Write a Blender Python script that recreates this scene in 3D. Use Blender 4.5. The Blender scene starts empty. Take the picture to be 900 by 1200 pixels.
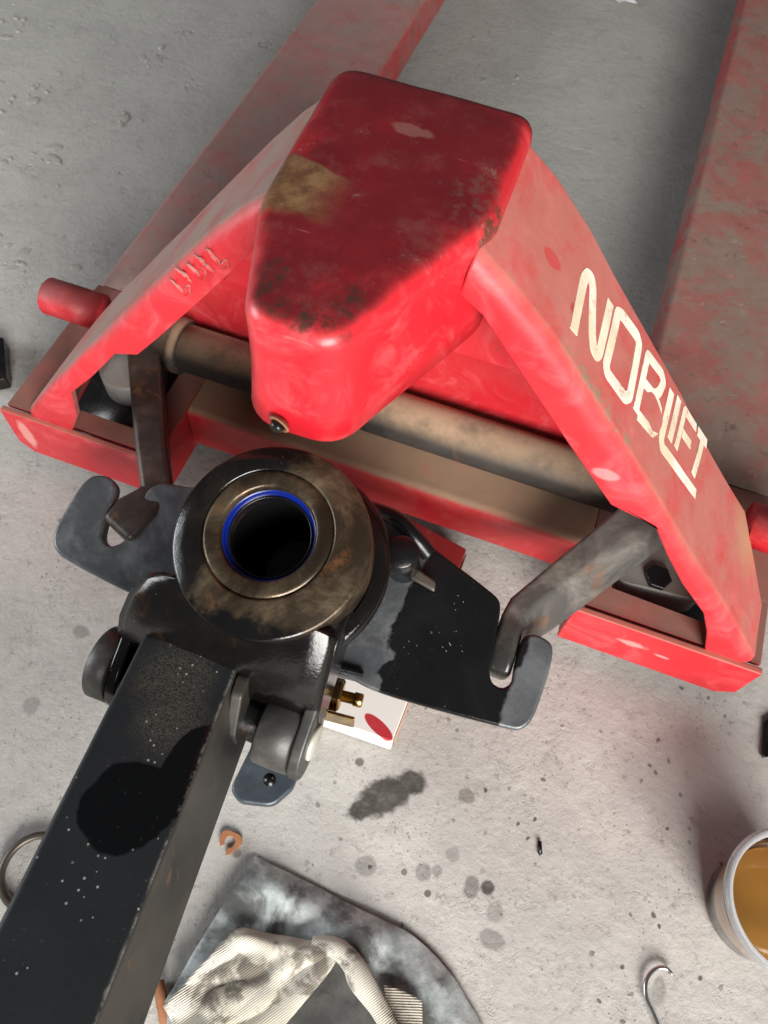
import bpy, bmesh, math, random
from mathutils import Vector, Matrix, noise
random.seed(7)
S = bpy.context.scene
COL = S.collection

# ------------------------------------------------------------------ camera
cam_d = bpy.data.cameras.new('camera'); cam = bpy.data.objects.new('camera', cam_d); COL.objects.link(cam)
RX = Vector((0.9383907773749327, 0.3421721810247192, 0.04838333876921301))
RY = Vector((0.3211364293712359, -0.8117216125759107, -0.48783134114963994))   # image down
RZ = Vector((-0.12764851220583398, 0.4733140841026705, -0.8715960274815894))   # view direction
cam.matrix_world = Matrix(((RX.x, -RY.x, -RZ.x, 0.10105), (RX.y, -RY.y, -RZ.y, 0.0), (RX.z, -RY.z, -RZ.z, 0.6738), (0, 0, 0, 1)))
cam_d.sensor_fit = 'VERTICAL'; cam_d.sensor_height = 24.0; cam_d.lens = 24.0 * 921.05 / 1200.0
cam_d.clip_start = 0.01; cam_d.clip_end = 200
cam_d.dof.use_dof = True; cam_d.dof.focus_distance = 0.50; cam_d.dof.aperture_fstop = 9.0
S.camera = cam
# ------------------------------------------------------------------ light
W = bpy.data.worlds.new('World'); S.world = W; W.use_nodes = True
W.node_tree.nodes['Background'].inputs[0].default_value = (0.93, 0.97, 1.0, 1)
W.node_tree.nodes['Background'].inputs[1].default_value = 0.088
def area(name, loc, target, sx, sy, power, col):
    l = bpy.data.lights.new(name, 'AREA'); l.shape = 'RECTANGLE'; l.size = sx; l.size_y = sy; l.energy = power; l.color = col
    o = bpy.data.objects.new(name, l); COL.objects.link(o); o.location = loc
    o.rotation_euler = (Vector(target) - Vector(loc)).to_track_quat('-Z', 'Y').to_euler()
    return o
area('doorway_light', (1.45, -2.0, 1.35), (0.0, 0.3, 0.1), 1.7, 1.5, 208, (1.0, 0.965, 0.92))
area('left_fill_light', (-2.5, -0.4, 0.95), (-0.5, 0.5, 0.0), 1.3, 1.0, 48, (0.93, 0.97, 1.0))  # unseen fill lamp added to brighten the left-facing sides
S.view_settings.view_transform = 'Standard'; S.view_settings.look = 'None'
S.view_settings.exposure = 0.0; S.view_settings.gamma = 1.0
S.render.engine = 'CYCLES'

# ------------------------------------------------------------------ node helpers
class NT:
    def __init__(s, name):
        s.m = bpy.data.materials.new(name); s.m.use_nodes = True; s.t = s.m.node_tree
        s.b = s.t.nodes['Principled BSDF']; s.co = s.t.nodes.new('ShaderNodeTexCoord').outputs['Object']
    def n(s, ty, **k):
        x = s.t.nodes.new(ty)
        for a, v in k.items(): setattr(x, a, v)
        return x
    def l(s, a, b): s.t.links.new(a, b)
    def put(s, sock, v):
        if hasattr(v, 'node'): s.l(v, sock)
        elif isinstance(v, (tuple, list)) and len(v) == 3 and len(sock.default_value) == 4: sock.default_value = (*v, 1)
        else: sock.default_value = v
    def noise(s, scale, detail=6, rough=.6, dist=0, vec=None):
        x = s.n('ShaderNodeTexNoise'); x.inputs['Scale'].default_value = scale; x.inputs['Detail'].default_value = detail
        x.inputs['Roughness'].default_value = rough; x.inputs['Distortion'].default_value = dist
        s.l(vec or s.co, x.inputs['Vector']); return x.outputs['Fac']
    def vor(s, scale, feature='F1', vec=None, rnd=1, dim='3D'):
        x = s.n('ShaderNodeTexVoronoi', feature=feature, voronoi_dimensions=dim); x.inputs['Scale'].default_value = scale
        x.inputs['Randomness'].default_value = rnd
        s.l(vec or s.co, x.inputs['Vector']); return x.outputs['Distance']
    def ramp(s, v, a, b, lo=0., hi=1.):
        x = s.n('ShaderNodeMapRange', interpolation_type='SMOOTHSTEP'); s.l(v, x.inputs[0])
        x.inputs[1].default_value = a; x.inputs[2].default_value = b; x.inputs[3].default_value = lo; x.inputs[4].default_value = hi
        return x.outputs[0]
    def math(s, op, a, b=0.):
        x = s.n('ShaderNodeMath', operation=op); s.put(x.inputs[0], a); s.put(x.inputs[1], b); return x.outputs[0]
    def mix(s, f, a, b):
        x = s.n('ShaderNodeMix', data_type='RGBA'); s.put(x.inputs[0], f); s.put(x.inputs[6], a); s.put(x.inputs[7], b); return x.outputs[2]
    def normz(s):
        g = s.n('ShaderNodeNewGeometry'); x = s.n('ShaderNodeSeparateXYZ'); s.l(g.outputs['Normal'], x.inputs[0]); return x.outputs
    def sep(s, v=None):
        x = s.n('ShaderNodeSeparateXYZ'); s.l(v or s.co, x.inputs[0]); return x.outputs
    def bump(s, h, strength=.3, dist=.001):
        x = s.n('ShaderNodeBump'); x.inputs['Strength'].default_value = strength; x.inputs['Distance'].default_value = dist
        s.l(h, x.inputs['Height']); s.l(x.outputs[0], s.b.inputs['Normal']); return x
    def blob(s, p, r, edge=.25, aspect=(1, 1, 1), wob=.35, nscale=60, ang=0):
        """soft edged irregular spot at p (object space), radius r"""
        m = s.n('ShaderNodeMapping', vector_type='TEXTURE'); s.l(s.co, m.inputs[0]); m.inputs[1].default_value = p
        m.inputs[2].default_value = (0, 0, ang)
        m.inputs[3].default_value = tuple(r * k for k in aspect)
        x = s.n('ShaderNodeVectorMath', operation='LENGTH'); s.l(m.outputs[0], x.inputs[0])
        nn = s.noise(nscale, 3, .6); d = s.math('ADD', x.outputs['Value'], s.math('MULTIPLY', s.math('SUBTRACT', nn, .5), wob * 2))
        return s.ramp(d, 1 + edge, 1 - edge)
    def done(s, col, rough, metal=0., spec=None):
        s.put(s.b.inputs['Base Color'], col); s.put(s.b.inputs['Roughness'], rough); s.put(s.b.inputs['Metallic'], metal)
        if spec is not None: s.b.inputs['Specular IOR Level'].default_value = spec
        return s.m

RED = (0.62, 0.018, 0.030)
def red_mat(name, dust_up=.7, dust_side=.15, dust=(.33, .235, .155), base=RED, worn=.0, extra=None, rough=.32, chips=.0, flat=None):
    t = NT(name)
    col = t.mix(t.noise(14, 5), base, tuple(c * .72 for c in base))
    pale = t.ramp(t.noise(24, 7, .7, 1.2), .46, .72)
    col = t.mix(t.math('MULTIPLY', pale, .38), col, (.80, .16, .17))            # chalky rubbed paint
    if worn:
        w = t.math('MULTIPLY', t.ramp(t.noise(12, 10, .80, .25), .44, .56), worn)
        col = t.mix(w, col, t.mix(t.noise(55, 5), (.10, .065, .05), (.30, .25, .21)))
        sc = t.ramp(t.noise(48, 9, .82, .4), .58, .64)
        col = t.mix(t.math('MULTIPLY', sc, worn * .75), col, (.46, .36, .30))
        sd = t.math('MULTIPLY', t.ramp(t.noise(62, 10, .85, .2), .56, .61), t.ramp(t.noise(9, 4), .38, .58)); worn_dark = t.math('MULTIPLY', sd, worn)
    nz = t.normz()[2]
    dn = t.noise(22, 7, .68)
    up = t.math('MULTIPLY', t.ramp(nz, .35, .95), dust_up)
    f = t.math('ADD', t.math('MULTIPLY', up, t.ramp(dn, .15, .55, .62, 1.0)), t.math('MULTIPLY', t.ramp(dn, .30, .75), dust_side))
    if flat:                                             # dust clings to the broad outer web, the front flange is handled clean
        nyv = t.math('ABSOLUTE', t.normz()[1]); f = t.math('MAXIMUM', t.math('MULTIPLY', f, t.ramp(nyv, .85, .35, .18, 1.)), t.math('MULTIPLY', t.ramp(nyv, .6, .15), t.math('MULTIPLY', t.ramp(dn, .28, .60, .35, 1.05), flat)))
    f = t.math('MINIMUM', f, .96)
    dcol = t.mix(t.noise(45, 6, .7), dust, tuple(c * .66 for c in dust))
    col = t.mix(f, col, dcol)
    rg = t.math('ADD', t.math('MULTIPLY', f, .45), rough)
    rg = t.math('ADD', rg, t.math('MULTIPLY', t.noise(40, 4), .15))
    if extra: col, rg = extra(t, col, rg)
    mp = t.n('ShaderNodeMapping'); t.l(t.co, mp.inputs[0]); mp.inputs[2].default_value = (.3, .5, .8); mp.inputs[3].default_value = (14, 300, 90)
    scr_ = t.math('MULTIPLY', t.ramp(t.noise(1, 3, .6, .3, vec=mp.outputs[0]), .66, .72), t.ramp(t.noise(20, 4), .50, .62))
    col = t.mix(t.math('MULTIPLY', scr_, .35), col, (.62, .30, .27))
    if worn: col = t.mix(t.math('MULTIPLY', worn_dark, .8), col, (.075, .048, .04)); col = t.mix(t.math('MULTIPLY', t.math('MULTIPLY', t.ramp(t.noise(85, 9, .85), .60, .64), t.ramp(t.noise(13, 4), .5, .6)), .6), col, (.55, .42, .36))
    if chips:
        c1 = t.ramp(t.noise(34, 9, .75, .4), .655, .675)
        col = t.mix(t.math('MULTIPLY', c1, chips), col, (.09, .055, .04))
    fine = t.math('ADD', t.noise(30, 6, .6), t.math('MULTIPLY', t.noise(400, 3), .12))
    t.bump(fine, .35, .0012)
    return t.done(col, rg)

OILF = {}
def grime_metal(name, base=(.03, .033, .036), worn=(.16, .16, .16), rust=.15, rough=.45, wornamt=.4, oil=None, dust=.0, metal=.25, specks=.4, bk=.35):
    t = NT(name)
    col = t.mix(t.ramp(t.noise(18, 8, .7, .5), .42, .72), base, worn) if wornamt >= 1 else \
        t.mix(t.math('MULTIPLY', t.ramp(t.noise(18, 8, .7, .5), .42, .72), wornamt), base, worn)
    r = t.math('MULTIPLY', t.ramp(t.noise(38, 9, .75, .6), .54, .70), rust)
    col = t.mix(r, col, t.mix(t.noise(90, 4), (.22, .075, .025), (.33, .16, .07)))
    rg = t.math('ADD', rough, t.math('MULTIPLY', t.math('SUBTRACT', t.noise(50, 6), .5), .35))
    if dust:
        d = t.math('MULTIPLY', t.ramp(t.normz()[2], .2, .95), dust); d = t.math('MULTIPLY', d, t.ramp(t.noise(24, 7, .7), .3, .6, .4, 1.))
        col = t.mix(d, col, (.36, .25, .16)); rg = t.math('ADD', rg, t.math('MULTIPLY', d, .4))
    if oil:
        o = oil(t); col = t.mix(o, col, (.0035, .0035, .004)); rg = t.math('MULTIPLY', rg, t.math('SUBTRACT', 1., t.math('MULTIPLY', o, .72)))
    if specks:
        sp = t.math('MULTIPLY', t.ramp(t.vor(260), .13, .07), t.ramp(t.noise(28, 4), .54, .62))
        col = t.mix(t.math('MULTIPLY', sp, specks), col, (.55, .55, .52))
    t.bump(t.math('ADD', t.noise(60, 8, .7), t.math('MULTIPLY', t.noise(500, 3), .2)), bk, .0008 if bk < .5 else .0016)
    if oil: metal = t.math('MULTIPLY', t.math('SUBTRACT', 1., o), metal)
    return t.done(col, rg, metal)

# ------------------------------------------------------------------ object helpers
def thing(name, label, cat, loc=(0, 0, 0), group=None):
    o = bpy.data.objects.new(name, None); COL.objects.link(o); o.location = loc; o.empty_display_size = .05
    o['label'] = label; o['category'] = cat
    if group: o['group'] = group
    return o
def wloc(o):
    v = Vector(o.location)
    while o.parent: o = o.parent; v += Vector(o.location)
    return v
def tag(o, label, cat, group=None):
    o['label'] = label; o['category'] = cat
    if group: o['group'] = group
    return o
def obj(name, verts, faces, mat, parent=None, origin=None, bevel=0, seg=3, smooth=True, solid=0, sub=0, ang=32, off=-1):
    """verts are world positions"""
    base = wloc(parent) if parent else Vector((0, 0, 0))
    loc = Vector(origin) - base if origin is not None else Vector((0, 0, 0))
    tot = base + loc
    me = bpy.data.meshes.new(name); me.from_pydata([tuple(Vector(v) - tot) for v in verts], [], faces)
    bm = bmesh.new(); bm.from_mesh(me); bmesh.ops.recalc_face_normals(bm, faces=bm.faces); bm.to_mesh(me); bm.free()
    me.materials.append(mat)
    o = bpy.data.objects.new(name, me); COL.objects.link(o); o.location = loc
    if parent: o.parent = parent
    if smooth:
        for p in me.polygons: p.use_smooth = True
    if solid:
        m = o.modifiers.new('s', 'SOLIDIFY'); m.thickness = solid; m.offset = off
    if bevel:
        m = o.modifiers.new('b', 'BEVEL'); m.width = bevel; m.segments = seg; m.limit_method = 'ANGLE'; m.angle_limit = math.radians(ang); m.use_clamp_overlap = True
    if sub:
        m = o.modifiers.new('ss', 'SUBSURF'); m.levels = sub; m.render_levels = sub
    if smooth and (bevel or solid):
        m = o.modifiers.new('w', 'WEIGHTED_NORMAL'); m.keep_sharp = True
    return o
def prism(poly, o, u, v, n, t0, t1):
    """poly (a,b) in plane (o,u,v), extruded along n from t0 to t1"""
    o, u, v, n = map(Vector, (o, u, v, n)); k = len(poly)
    vs = [o + u * a + v * b + n * t0 for a, b in poly] + [o + u * a + v * b + n * t1 for a, b in poly]
    fs = [tuple(range(k)), tuple(range(2 * k - 1, k - 1, -1))] + [(i, (i + 1) % k, k + (i + 1) % k, k + i) for i in range(k)]
    return vs, fs
X, Y, Z = Vector((1, 0, 0)), Vector((0, 1, 0)), Vector((0, 0, 1)); O0 = Vector((0, 0, 0))
def box(x0, x1, y0, y1, z0, z1):
    return prism([(x0, y0), (x1, y0), (x1, y1), (x0, y1)], O0, X, Y, Z, z0, z1)
def rings(rs, close=True, cap0=True, cap1=True):
    k = len(rs[0]); vs = [p for r in rs for p in r]; fs = []
    for i in range(len(rs) - 1):
        for j in range(k if close else k - 1):
            a = i * k + j; b = i * k + (j + 1) % k; fs.append((a, b, b + k, a + k))
    if close and cap0: fs.append(tuple(range(k)))
    if close and cap1: fs.append(tuple((len(rs) - 1) * k + j for j in range(k - 1, -1, -1)))
    return vs, fs
def frame(d):
    d = Vector(d).normalized(); a = Z if abs(d.z) < .9 else X
    u = d.cross(a).normalized(); return u, u.cross(d).normalized()
def lathe(o, ax, prof, n=48, cap0=True, cap1=True):
    """prof = [(radius, distance along ax)]"""
    o = Vector(o); ax = Vector(ax).normalized(); u, v = frame(ax); rs = []
    for r, h in prof:
        rs.append([o + ax * h + (u * math.cos(a) + v * math.sin(a)) * r for a in [2 * math.pi * i / n for i in range(n)]])
    return rings(rs, True, cap0, cap1)
def cyl(a, b, r, n=32, ch=.001):
    a, b = Vector(a), Vector(b); L = (b - a).length
    return lathe(a, b - a, [(r - ch, 0), (r, ch), (r, L - ch), (r - ch, L)], n)
def catmull(P, k=8):
    P = [Vector(p) for p in P]; out = []
    for i in range(len(P) - 1):
        p0 = P[max(i - 1, 0)]; p1 = P[i]; p2 = P[i + 1]; p3 = P[min(i + 2, len(P) - 1)]
        for j in range(k):
            t = j / k; out.append(.5 * ((2 * p1) + (p2 - p0) * t + (2 * p0 - 5 * p1 + 4 * p2 - p3) * t * t + (3 * p1 - p0 - 3 * p2 + p3) * t ** 3))
    return out + [P[-1]]
def tube(path, r, n=14, closed=False):
    path = [Vector(p) for p in path]; rs = []; m = len(path); prev = None
    for i, p in enumerate(path):
        if closed: d = path[(i + 1) % m] - path[i - 1]
        else: d = path[min(i + 1, m - 1)] - path[max(i - 1, 0)]
        d.normalize()
        u = frame(d)[0] if prev is None else (prev - d * prev.dot(d)).normalized()
        prev = u; v = d.cross(u); rr = r(i / (m - 1)) if callable(r) else r
        rs.append([p + (u * math.cos(a) + v * math.sin(a)) * rr for a in [2 * math.pi * j / n for j in range(n)]])
    if closed: rs.append(rs[0]); return rings(rs, True, False, False)
    return rings(rs)
def round_poly(pts, rad, k=6):
    """pts 2D closed polygon, rad list of corner radii"""
    out = []; n = len(pts)
    for i in range(n):
        p = Vector(pts[i]); a = Vector(pts[i - 1]); b = Vector(pts[(i + 1) % n]); r = rad[i] if isinstance(rad, (list, tuple)) else rad
        da = (a - p); db = (b - p); la, lb = da.length, db.length; da.normalize(); db.normalize()
        ang = math.acos(max(-1, min(1, da.dot(db)))); t = min(r / math.tan(ang / 2), la * .48, lb * .48)
        if r < 1e-6: out.append(tuple(p)); continue
        p0 = p + da * t; p1 = p + db * t
        for j in range(k + 1):
            s = j / k; out.append(tuple(p0 * (1 - s) ** 2 + p * 2 * s * (1 - s) + p1 * s * s))
    return out
def interp(prof, x):
    for (a, b), (c, d) in zip(prof, prof[1:]):
        if a <= x <= c: return b + (d - b) * (x - a) / (c - a)
    return prof[0][1] if x < prof[0][0] else prof[-1][1]

# ================================================================== FLOOR
t = NT('concrete')
col = t.mix(t.noise(2.2, 6, .6), (.40, .388, .368), (.47, .452, .425))
col = t.mix(t.ramp(t.noise(9, 9, .75, .3), .35, .72), col, (.54, .525, .49))
col = t.mix(t.math('MULTIPLY', t.ramp(t.noise(34, 8, .8), .52, .70), .5), col, (.27, .255, .235))
col = t.mix(t.math('MULTIPLY', t.ramp(t.noise(105, 6, .85), .57, .66), .62), col, (.17, .155, .14))
near = t.ramp(t.sep()[1], .75, .20)                                     # paler in front, greyer farther off: door light falloff painted into the concrete
col = t.mix(t.math('MULTIPLY', t.math('SUBTRACT', 1., near), .45), col, (.33, .335, .315))
red = t.math('MAXIMUM', t.blob((.27, .19, 0), .12, .8, (1, 1, 50), .5, 14), t.math('MULTIPLY', t.blob((.16, .33, 0), .08, .8, (1, 1, 50), .5, 14), .7))
col = t.mix(t.math('MULTIPLY', red, .07), col, (.42, .22, .21))         # faint reddish tint on the floor around the front of the frame
spots = [  # x, y, radius, strength, aspect, angle
    (.094, .116, .0185, 1., (1.45, .8, 50), .75), (.112, .134, .013, 1., (1, .85, 50), .3), (.080, .100, .011, 1., (1.1, .8, 50), .9), (.157, .140, .0075, .55, (1, .9, 50), 0),
    (.098, .062, .0085, .45, (1.1, .9, 50), .3), (.142, .073, .007, .5, (1, 1, 50), 0), (.152, .078, .0045, .4, (1, 1, 50), 0),
    (.181, .076, .0075, .60, (.9, 1.2, 50), 0), (.193, .080, .006, .95, (1, 1, 50), 0), (.203, .066, .0065, .35, (1, 1.3, 50), 0),
    (.206, .047, .0085, .45, (1.2, .9, 50), 0), (.160, .094, .006, .35, (1, 1, 50), 0),
    (-.207, .152, .008, .4, (1, .8, 50), 0), (-.212, .080, .008, .35, (1, 1, 50), 0), (.065, .134, .004, .8, (1, 1, 50), 0),
    (.333, .058, .007, .35, (.8, 1.6, 50), 0), (-.0, .035, .0035, .5, (1, 1, 50), 0), (.128, .068, .0025, .7, (1, 1, 50), 0), (.150, .060, .003, .8, (1, 1, 50), 0)]
st = None
for x, y, r, s_, asp, ang in spots:
    b = t.math('MULTIPLY', t.blob((x, y, 0), r * .92, .22, asp, .38, 150, ang), s_)
    st = b if st is None else t.math('MAXIMUM', st, b)
st = t.math('MULTIPLY', st, t.ramp(t.noise(75, 7, .75), .28, .60, .80, 1.0))
col = t.mix(t.math('MULTIPLY', st, .95), col, t.mix(t.noise(300, 3), (.022, .019, .015), (.060, .052, .042)))
# drips: small dark voronoi dots
wn = t.n('ShaderNodeTexNoise'); wn.inputs['Scale'].default_value = 130; t.l(t.co, wn.inputs['Vector'])
wv = t.n('ShaderNodeVectorMath', operation='MULTIPLY_ADD'); t.l(wn.outputs['Color'], wv.inputs[0]); wv.inputs[1].default_value = (.006, .006, 0); t.l(t.co, wv.inputs[2])
rnd = t.math('MULTIPLY', t.ramp(t.vor(46, dim='2D', vec=wv.outputs[0]), .10, .06), t.ramp(t.sep()[0], -.05, .06)); zone = t.math('MULTIPLY', t.ramp(t.noise(11, 3), .48, .60), near)
dots = t.math('MULTIPLY', rnd, zone)
rnd2 = t.math('MULTIPLY', t.ramp(t.vor(120, dim='2D', vec=wv.outputs[0]), .11, .05), t.ramp(t.noise(17, 4), .50, .60))
dots = t.math('MAXIMUM', dots, t.math('MULTIPLY', rnd2, .7))
col = t.mix(t.math('MULTIPLY', dots, .8), col, (.035, .028, .022))
rg = t.math('SUBTRACT', .82, t.math('MULTIPLY', st, .30))
pits = t.ramp(t.vor(55, vec=None), .02, .30)
h = t.math('ADD', t.math('MULTIPLY', t.noise(30, 9, .72), 1.0), t.math('MULTIPLY', t.noise(150, 6, .75), .55))
pm = t.math('MULTIPLY', t.ramp(t.noise(38, 7, .8, .6), .58, .66), -.55)
h = t.math('ADD', h, pm)
wv2 = t.n('ShaderNodeVectorMath', operation='MULTIPLY_ADD'); t.l(wn.outputs['Color'], wv2.inputs[0]); wv2.inputs[1].default_value = (.05, .05, 0); t.l(t.co, wv2.inputs[2])
cr_ = t.math('MULTIPLY', t.math('MULTIPLY', t.ramp(t.vor(11, dim='2D', vec=wv2.outputs[0]), .15, .03), t.ramp(t.noise(7, 5, .7), .50, .60)), t.math('MULTIPLY', t.ramp(t.noise(90, 5, .8), .38, .55), t.ramp(t.sep()[0], -.30, -.42)))      # broken-out craters far from the door
h = t.math('SUBTRACT', h, t.math('MULTIPLY', cr_, 1.3)); col = t.mix(t.math('MULTIPLY', cr_, .28), col, (.15, .145, .135))
ln = t.n('ShaderNodeMapping'); t.l(t.co, ln.inputs[0]); ln.inputs[2].default_value = (0, 0, .5); ln.inputs[3].default_value = (5, 60, 1)
tw = t.math('MULTIPLY', t.ramp(t.noise(1, 4, .6, .5, vec=ln.outputs[0]), .63, .72), t.ramp(t.noise(8, 4), .50, .60)); col = t.mix(t.math('MULTIPLY', tw, .10), col, (.62, .60, .57)); h = t.math('ADD', h, t.math('MULTIPLY', tw, .12))
t.bump(h, .45, .0042)
M_FLOOR = t.done(col, rg, 0, .3)
def floor():
    vs, fs = [], []
    # fine patch in view, coarse beyond: one sheet
    xs = [-30, -6, -2] + [-1.2 + .02 * i for i in range(121)] + [2, 6, 30]
    ys = [-30, -6, -1.5] + [-.4 + .02 * i for i in range(121)] + [3, 8, 30]
    for y in ys:
        for x in xs:
            z = -.0012 + .0012 * noise.noise(Vector((x * 9, y * 9, 0))) if abs(x) < 1.25 and -.45 < y < 2.05 else -.0012
            vs.append((x, y, z))
    nx = len(xs)
    for j in range(len(ys) - 1):
        for i in range(nx - 1): fs.append((j * nx + i, j * nx + i + 1, (j + 1) * nx + i + 1, (j + 1) * nx + i))
    o = obj('floor', vs, fs, M_FLOOR); o['kind'] = 'structure'
floor()
# loose crumbs of cement and flakes, nobody could count them
t = NT('cement_crumb'); M_CRUMB = t.done(t.mix(t.noise(80), (.26, .25, .235), (.46, .44, .41)), .85)
def crumbs():
    vs, fs = [], []
    def one(x, y, r, fl=None):
        b = len(vs); k = 6; a0 = random.random() * 6; fl = fl or random.uniform(.25, .6); el = random.uniform(1, 1.8); ta = random.random() * 3
        for z, rr in ((0, 1), (fl * .7, .85), (fl, .4)):
            for i in range(k):
                a = a0 + i * 6.283 / k; q = rr * r * random.uniform(.75, 1.2); cx, cy = math.cos(a) * q * el, math.sin(a) * q
                vs.append((x + cx * math.cos(ta) - cy * math.sin(ta), y + cx * math.sin(ta) + cy * math.cos(ta), -.0010 + z * r + random.uniform(0, .0002)))
        for l in range(2):
            for i in range(k): fs.append((b + l * k + i, b + l * k + (i + 1) % k, b + (l + 1) * k + (i + 1) % k, b + (l + 1) * k + i))
        fs.append(tuple(b + 2 * k + i for i in range(k)))
    for _ in range(170):
        one(random.uniform(-.9, .45), random.uniform(-.15, 1.5), abs(random.gauss(0, .0011)) + .0005)
    for cx, cy, n, sp in ((-.80, .93, 10, .03), (-.67, .79, 9, .02), (-.64, .66, 8, .018), (-.50, .52, 14, .018), (-.70, .62, 6, .02), (-.59, .70, 6, .015),
                          (-.55, .95, 7, .02), (-.52, .80, 5, .015), (-.62, .50, 5, .02), (-.08, 1.1, 4, .02)):
        for _ in range(n): one(random.gauss(cx, sp), random.gauss(cy, sp), random.uniform(.0008, .0040))
        for _ in range(n // 3): one(random.gauss(cx, sp), random.gauss(cy, sp), random.uniform(.0045, .0080), .14)
    o = obj('cement_crumbs', vs, fs, M_CRUMB, smooth=False)
    o['kind'] = 'stuff'; o['label'] = 'small grey cement crumbs scattered over the rough floor'; o['category'] = 'rubble'
crumbs()

# ================================================================== PALLET TRUCK
truck = thing('pallet_truck', 'red pallet truck frame with worn forks, dusty base and white lettering on its sloping leg', 'pallet truck', (0, .45, 0))
TAN = (.40, .27, .17)
M_RED = red_mat('red_paint', .55, .10, chips=.35)
M_BASETOP = red_mat('dusty_red_top', .97, .2, dust=TAN)
def leg_extra(t, col, rg):
    m = t.math('MULTIPLY', t.blob((.135, -.1435, .318), .045, .2, (1, .10, 1), .25, 60), t.ramp(t.noise(130, 6, .8), .50, .58))
    col = t.mix(t.math('MULTIPLY', m, .85), col, (.22, .20, .13))
    m = t.blob((.088, -.108, .375), .007, .2, (1.0, .7, 1.2), .5, 90); col = t.mix(t.math('MULTIPLY', m, .6), col, (.50, .012, .02))
    m = t.blob((.108, -.118, .352), .006, .2, (1.0, .7, 1.2), .5, 90); col = t.mix(t.math('MULTIPLY', m, .7), col, (.35, .01, .015))
    m = t.blob((.300, -.070, .130), .024, .8, (1.2, 1, 1.2), .5, 40); col = t.mix(t.math('MULTIPLY', m, .55), col, (.45, .32, .16))
    m = t.blob((.160, -.152, .270), .009, .2, (1.0, 2, .6), .3, 90); col = t.mix(t.math('MULTIPLY', m, .5), col, (.80, .35, .35))
    return col, rg
M_LEGR = red_mat('dusty_pink_leg', .35, .30, dust=(.47, .235, .18), base=(.62, .020, .032), rough=.42, chips=.25, flat=.62, extra=leg_extra)
M_LEGL = red_mat('dusty_left_leg', .70, .10, dust=(.44, .35, .29), chips=.3, flat=.85)
M_FORK = red_mat('worn_fork', .55, .10, dust=(.30, .215, .17), base=(.42, .028, .035), worn=.85)
M_FORKL = red_mat('worn_fork_grey', .62, .12, dust=(.38, .31, .275), base=(.55, .04, .045), worn=.55)

# hood ---------------------------------------------------------------
def hood_extra(t, col, rg):
    x, y, z = t.sep()
    film_shade = t.ramp(t.math('ADD', z, t.math('MULTIPLY', t.math('SUBTRACT', t.noise(42, 5, .6), .5), .006)), .4105, .4145)
    film_shade = t.math('MAXIMUM', film_shade, t.math('MULTIPLY', t.ramp(z, .400, .406), t.math('MAXIMUM', t.ramp(y, -.062, -.052), t.ramp(t.math('ADD', x, t.math('MULTIPLY', y, -.0)), -.052, -.058))))     # oil grime on the flat top plus its shade painted in, rubbed off the edges
    film_shade = t.math('MULTIPLY', film_shade, t.ramp(t.noise(24, 6, .7), .15, .60, .80, 1.0))
    col = t.mix(t.math('MULTIPLY', film_shade, .93), col, t.mix(t.noise(18, 5), (.085, .0045, .008), (.13, .008, .012)))
    rg = t.math('ADD', rg, t.math('MULTIPLY', film_shade, .06))
    wv = t.math('MULTIPLY', t.math('SUBTRACT', t.noise(60, 5), .5), .008)
    yy = t.math('ADD', y, wv); xx = t.math('ADD', x, wv)
    oldp = t.math('MULTIPLY', t.ramp(t.math('ADD', yy, t.math('MULTIPLY', xx, .25)), -.142, -.144), t.ramp(yy, -.176, -.168))   # patch of old worn tan paint
    oldp = t.math('MULTIPLY', oldp, t.math('MULTIPLY', t.ramp(xx, -.058, -.0565), t.ramp(xx, -.010, -.034)))
    col = t.mix(t.math('MULTIPLY', oldp, .80), col, t.mix(t.ramp(t.noise(60, 8, .75), .35, .65), (.10, .055, .025), (.27, .175, .075)))
    grime = t.math('MAXIMUM', t.blob((-.004, -.229, .413), .020, .3, (1.0, .34, 3), .5, 70), t.blob((-.026, -.214, .414), .009, .4, (.6, 1.3, 4), .6, 90))
    grime = t.math('MAXIMUM', grime, t.blob((.012, -.218, .414), .009, .4, (.7, 1.2, 4), .6, 90))
    grime = t.math('MULTIPLY', grime, t.ramp(t.noise(130, 8, .82), .42, .58))
    col = t.mix(t.math('MULTIPLY', grime, .88), col, (.035, .022, .016))
    scr = t.math('MULTIPLY', t.blob((.044, -.125, .414), .022, .3, (.55, 1.0, 4), .6, 70, -.2), t.ramp(t.noise(150, 8, .85), .48, .58))
    col = t.mix(t.math('MULTIPLY', scr, .45), col, (.14, .09, .07))
    sm = t.math('MULTIPLY', t.ramp(t.noise(30, 7, .75), .50, .66), film_shade); col = t.mix(t.math('MULTIPLY', sm, .16), col, (.30, .14, .12))
    sm = t.math('MULTIPLY', t.blob((-.002, -.090, .415), .007, .2, (1.6, .7, 3), .7, 90), .45); col = t.mix(sm, col, (.30, .15, .12))
    ec = t.math('MAXIMUM', t.blob((.0575, -.138, .405), .014, .2, (.35, 1.2, .8), .5, 120), t.blob((.040, -.166, .342), .006, .2, (1.2, 1.2, 1), .6, 120))
    ec = t.math('MAXIMUM', ec, t.blob((.052, -.120, .345), .006, .2, (1, 1, 1), .6, 120))
    col = t.mix(t.math('MULTIPLY', t.math('MULTIPLY', ec, t.ramp(t.noise(190, 6, .8), .40, .52)), .9), col, (.07, .035, .02))
    c1 = t.math('MULTIPLY', t.ramp(t.noise(75, 8, .8, .3), .60, .66), t.ramp(t.noise(15, 3), .45, .6))
    col = t.mix(t.math('MULTIPLY', c1, .6), col, (.30, .20, .16))
    return col, rg
M_HOOD = red_mat('hood_paint', .12, .06, dust=(.22, .10, .08), base=(.66, .014, .026), extra=hood_extra, rough=.24)
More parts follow.
